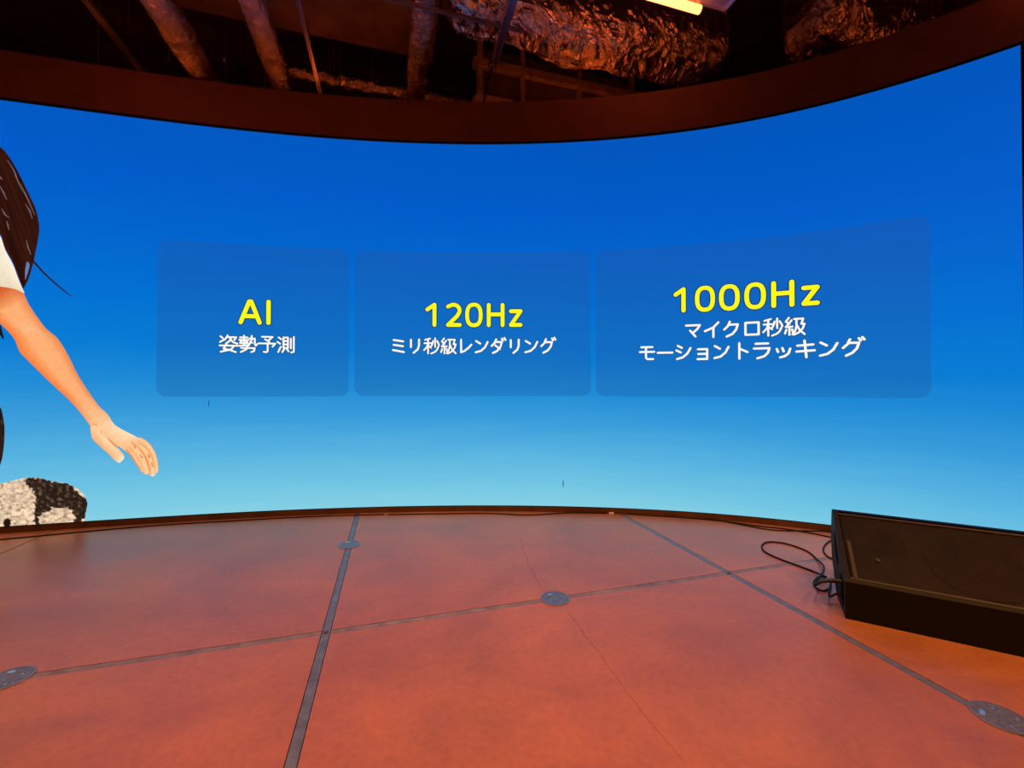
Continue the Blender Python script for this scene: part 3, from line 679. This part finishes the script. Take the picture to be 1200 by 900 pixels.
# dull wrapped rectangular duct
bd = thing('box_duct', G(-.9,2.2,6.15), 'broad dull brown box duct crossing above the round ducts', 'duct')
for i, (b0, b1) in enumerate(((-5.5,-3.9),(-3.9,-2.3),(-2.3,-.7),(-.7,.9))):
    MB().gbox(b0+.004, b1-.004, .6, 3.22, 6.15, 6.95).build('duct_section', M['duct_wrap'], bd, False, True, .02)
    MB().gbox(b1-.03, b1+.03, .58, 3.24, 6.13, 6.97).build('flange', M['duct_wrap'], bd)
def foil_box(name, b0, b1, a0, a1, z0, z1, label, amp=.07, seed=0.0, droop=0.0, n=150, m=100):
    """insulation-wrapped duct: rounded box pushed in and out like crumpled foil"""
    t = thing(name, G((b0+b1)/2, (a0+a1)/2, z0), label, 'duct'); mb = MB(); ca, cz = (a0+a1)/2, (z0+z1)/2; ha, hz = (a1-a0)/2, (z1-z0)/2
    for i in range(n+1):
        s_ = i/n; b = b0 + (b1-b0)*s_; e = min(1, min(s_, 1-s_)*(b1-b0)/.28); pinch = .55 + .45*math.sqrt(max(0, 1-(1-e)**2))
        for k in range(m):
            a = 2*math.pi*k/m; c_, q_ = math.cos(a), math.sin(a)
            x_ = math.copysign(abs(c_)**.5, c_)*ha*pinch; z_ = math.copysign(abs(q_)**.5, q_)*hz*(1 if q_ > 0 else pinch)
            p = Vector((b*1.0, x_, z_))
            w_ = Vector((noise.noise(p*3), noise.noise(p*3+Vector((7,1,0))), noise.noise(p*3+Vector((0,5,2)))))*.25
            d = amp*noise.noise(p*2.0+Vector((seed,0,0))) - amp*1.0*abs(noise.noise((p+w_)*4.5+Vector((0,seed,0)))) - amp*.55*abs(noise.noise((p+w_)*11)) + amp*.4
            z_ -= droop*math.sin(math.pi*min(1, s_*1.15))**2 if q_ < 0 else 0
            f = 1 + d/max(.2, math.hypot(x_, z_)); mb.vert(G(b + amp*.5*noise.noise(p*5+Vector((3,3,seed))), ca + x_*f, cz + z_*f))
    for i in range(n):
        for k in range(m): mb.f.append((i*m+k, i*m+(k+1)%m, (i+1)*m+(k+1)%m, (i+1)*m+k))
    mb.f.append(tuple(range(m))); mb.f.append(tuple(n*m+k for k in range(m)))
    mb.build('foil_wrap', M['foil'], t, False)
    for s_ in (.18, .45, .72):
        b = b0+(b1-b0)*s_
        MB().gbox(b-.012, b+.012, ca-ha*1.02, ca+ha*1.02, z1-.02, z1+.02).build('hanger_strap', M['rod'], t)
    return t
foil_box('foil_duct', .95, 4.72, 1.62, 2.28, 5.72, 6.85, 'large crumpled foil-wrapped duct behind the glowing tube lamp', seed=2.0, droop=.06)
foil_box('foil_duct', 5.12, 8.2, .75, 1.45, 5.68, 6.9, 'dim crumpled foil-wrapped duct above the far end of the fascia', seed=7.0, droop=.0)
# stud partition far behind
sw = thing('stud_partition', G(2.9,3.5,0), 'timber stud partition with plywood panels behind the fascia', 'partition')
SA = 3.5
def sb(b): return .379 + (b-.379)*.9
for b, w_ in ((sb(1.82),.085),(sb(2.58),.06),(sb(3.66),.06),(sb(4.75),.06)): MB().gbox(b-w_/2, b+w_/2, SA-.05, SA+.05, 0, 6.85).build('stud', M['timber'], sw)
for b0, b1 in ((1.82,2.58),(2.58,3.66),(3.66,4.75)): MB().gbox(sb(b0)+.03, sb(b1)-.03, SA+.03, SA+.045, 0, 6.75).build('plywood_panel', M['ply'], sw)
MB().gbox(sb(1.7), sb(4.9), SA-.06, SA+.06, 6.42, 6.54).build('top_plate', M['timber'], sw)
MB().gbox(sb(1.7), sb(4.9), SA-.06, SA+.02, 5.86, 5.93).build('cross_rail', M['timber'], sw)
MB().gbox(sb(1.72), sb(2.35), SA-.16, SA-.06, 5.82, 5.91).build('blocking', M['timber'], sw)
# threaded hanger rods
for i, (u, v, a_) in enumerate(((150,60,3.9),(198,75,4.3),(249,60,4.1),(275,70,4.3),(386,90,3.9),(391,90,4.0),(398,95,4.2),(657,0,0),(1020,0,0))):
    if v == 0: continue
    d = ray(u, v); ca_ = (-ORG[0])*AD[0] + (-ORG[1])*AD[1]; k = (a_-ca_)/(d.x*AD[0]+d.y*AD[1]); p = Vector((d.x*k, d.y*k, 0))
    t = thing('hanger_rod', p + Vector((0,0,6.2)), 'thin threaded steel rod hanging from the dark ceiling deck', 'rod', 'thin hanger rods')
    MB().tube([p+Vector((0,0,6.2)), p+Vector((0,0,ZC))], .010, 6).build('rod', M['rod'], t)
    MB().disc(p+Vector((0,0,6.2)), .02, .018, 6).build('nut', M['rod'], t)
# small dark ceiling device
dv = thing('ceiling_sensor', G(-1.66,3.9,5.75), 'small black device with a pale lens hanging between two round ducts', 'sensor')
MB().tube([G(-1.66,3.9,5.75), G(-1.66,3.9,6.0)], .075, 16).build('housing', M['black'], dv)
MB().tube([G(-1.66,3.9,6.0), G(-1.66,3.9,ZC)], .012, 6).build('stem', M['rod'], dv)
MB().tube([G(-1.80,3.72,5.93), G(-1.80,3.70,5.97)], .02, 10).build('lens', M['latch'], dv)

def tube_lamp(b1, a1, label, z=5.5, top=ZC-.004):
    """tray 1.8 m long with two amber tubes slung under its long edges"""
    b0 = b1-1.78; a0 = a1-.26
    t = thing('tube_lamp', G((b0+b1)/2, (a0+a1)/2, z), label, 'lamp', 'amber tube lamps under the ceiling')
    MB().gbox(b0, b1, a0, a1, z+.03, z+.045).build('tray', M['tray'], t)
    for aa in (a0, a1): MB().gbox(b0, b1, aa-.006, aa+.006, z, z+.05).build('tray_lip', M['rail'], t)
    for bb in (b0, b1): MB().gbox(bb-.006, bb+.006, a0, a1, z, z+.05).build('tray_lip', M['rail'], t)
    for aa in (a0+.012, a1-.0):
        MB().tube([G(b0+.30,aa,z-.05), G(b1-.32,aa,z-.05)], .040, 16).build('lamp_tube', M['tube'], t, True)
        for bb in (b0+.27, b1-.352): MB().gbox(bb, bb+.03, aa-.02, aa+.02, z-.07, z+.03).build('lamp_holder', M['tray'], t)
    for bb in (b0+.2, b1-.2): MB().tube([G(bb,(a0+a1)/2,z+.045), G(bb,(a0+a1)/2,top)], .006, 6).build('suspension_rod', M['rod'], t)
tube_lamp(3.785, .835, 'glowing amber tube lamp in a metal tray by the crumpled foil duct')
tube_lamp(-1.3, 1.6, 'added unseen amber tube lamp beneath the round foil ducts', 5.2, 6.148)  # this and the next three: unseen lamps added to warm the ceiling
tube_lamp(.68, 1.0, 'added unseen amber tube lamp beneath the dull box duct', 5.2, 6.148)
tube_lamp(7.0, -.75, 'added unseen amber tube lamp before the far end of the curved fascia', 5.2)
tube_lamp(-4.3, 2.0, 'added unseen amber tube lamp close to the side wall', 5.2, 6.148)
tube_lamp(3.9, 3.1, 'added amber tube lamp hidden backstage before the stud partition', 5.15)  # from here three lamps added out of sight to light partition and duct undersides
tube_lamp(-1.56, 3.75, 'added amber tube lamp hidden backstage below the hanger rods', 5.15)
tube_lamp(.3, 3.75, 'added amber tube lamp hidden backstage below the bright cross duct', 5.15)

def downlight(b, a, power, z=6.3, tilt=(0,0), size=116):  # unseen lamps added to bring the floor up to brightness
    t = thing('added_downlight', G(b, a, z), 'black can downlight with warm amber lens, added to brighten the hall floor', 'lamp', 'added amber can downlights')
    MB().ring(G(b,a,z), .085, .10, .26, Vector((1,0,0)), Vector((0,1,0)), Vector((0,0,1)), 24).build('can', M['black'], t)
    MB().disc(G(b,a,z+.05), .085, .01, 20).build('lens', M['lens'], t)
    MB().tube([G(b,a,z+.26), G(b,a,ZC)], .012, 6).build('stem', M['rod'], t)
    ld = bpy.data.lights.new('downlight', 'SPOT'); ld.energy = power; ld.color = WARM; ld.spot_size = math.radians(size); ld.spot_blend = .6; ld.shadow_soft_size = .08
    lo = bpy.data.objects.new('added_downlight_light', ld); COL.objects.link(lo); lo.location = G(b, a, z-.01); lo.rotation_euler = (tilt[0], tilt[1], 0)
for b, a in ((-4.6,-.6),(-1.0,-.8),(2.2,-1.6),(5.2,-3.0),(-4.2,-3.6),(-.6,-3.6),(3.0,-3.8),(-2.4,-6.4),(1.6,-6.4)):
    downlight(b, a, DOWNLIGHT_W)
bpy.context.view_layer.update()
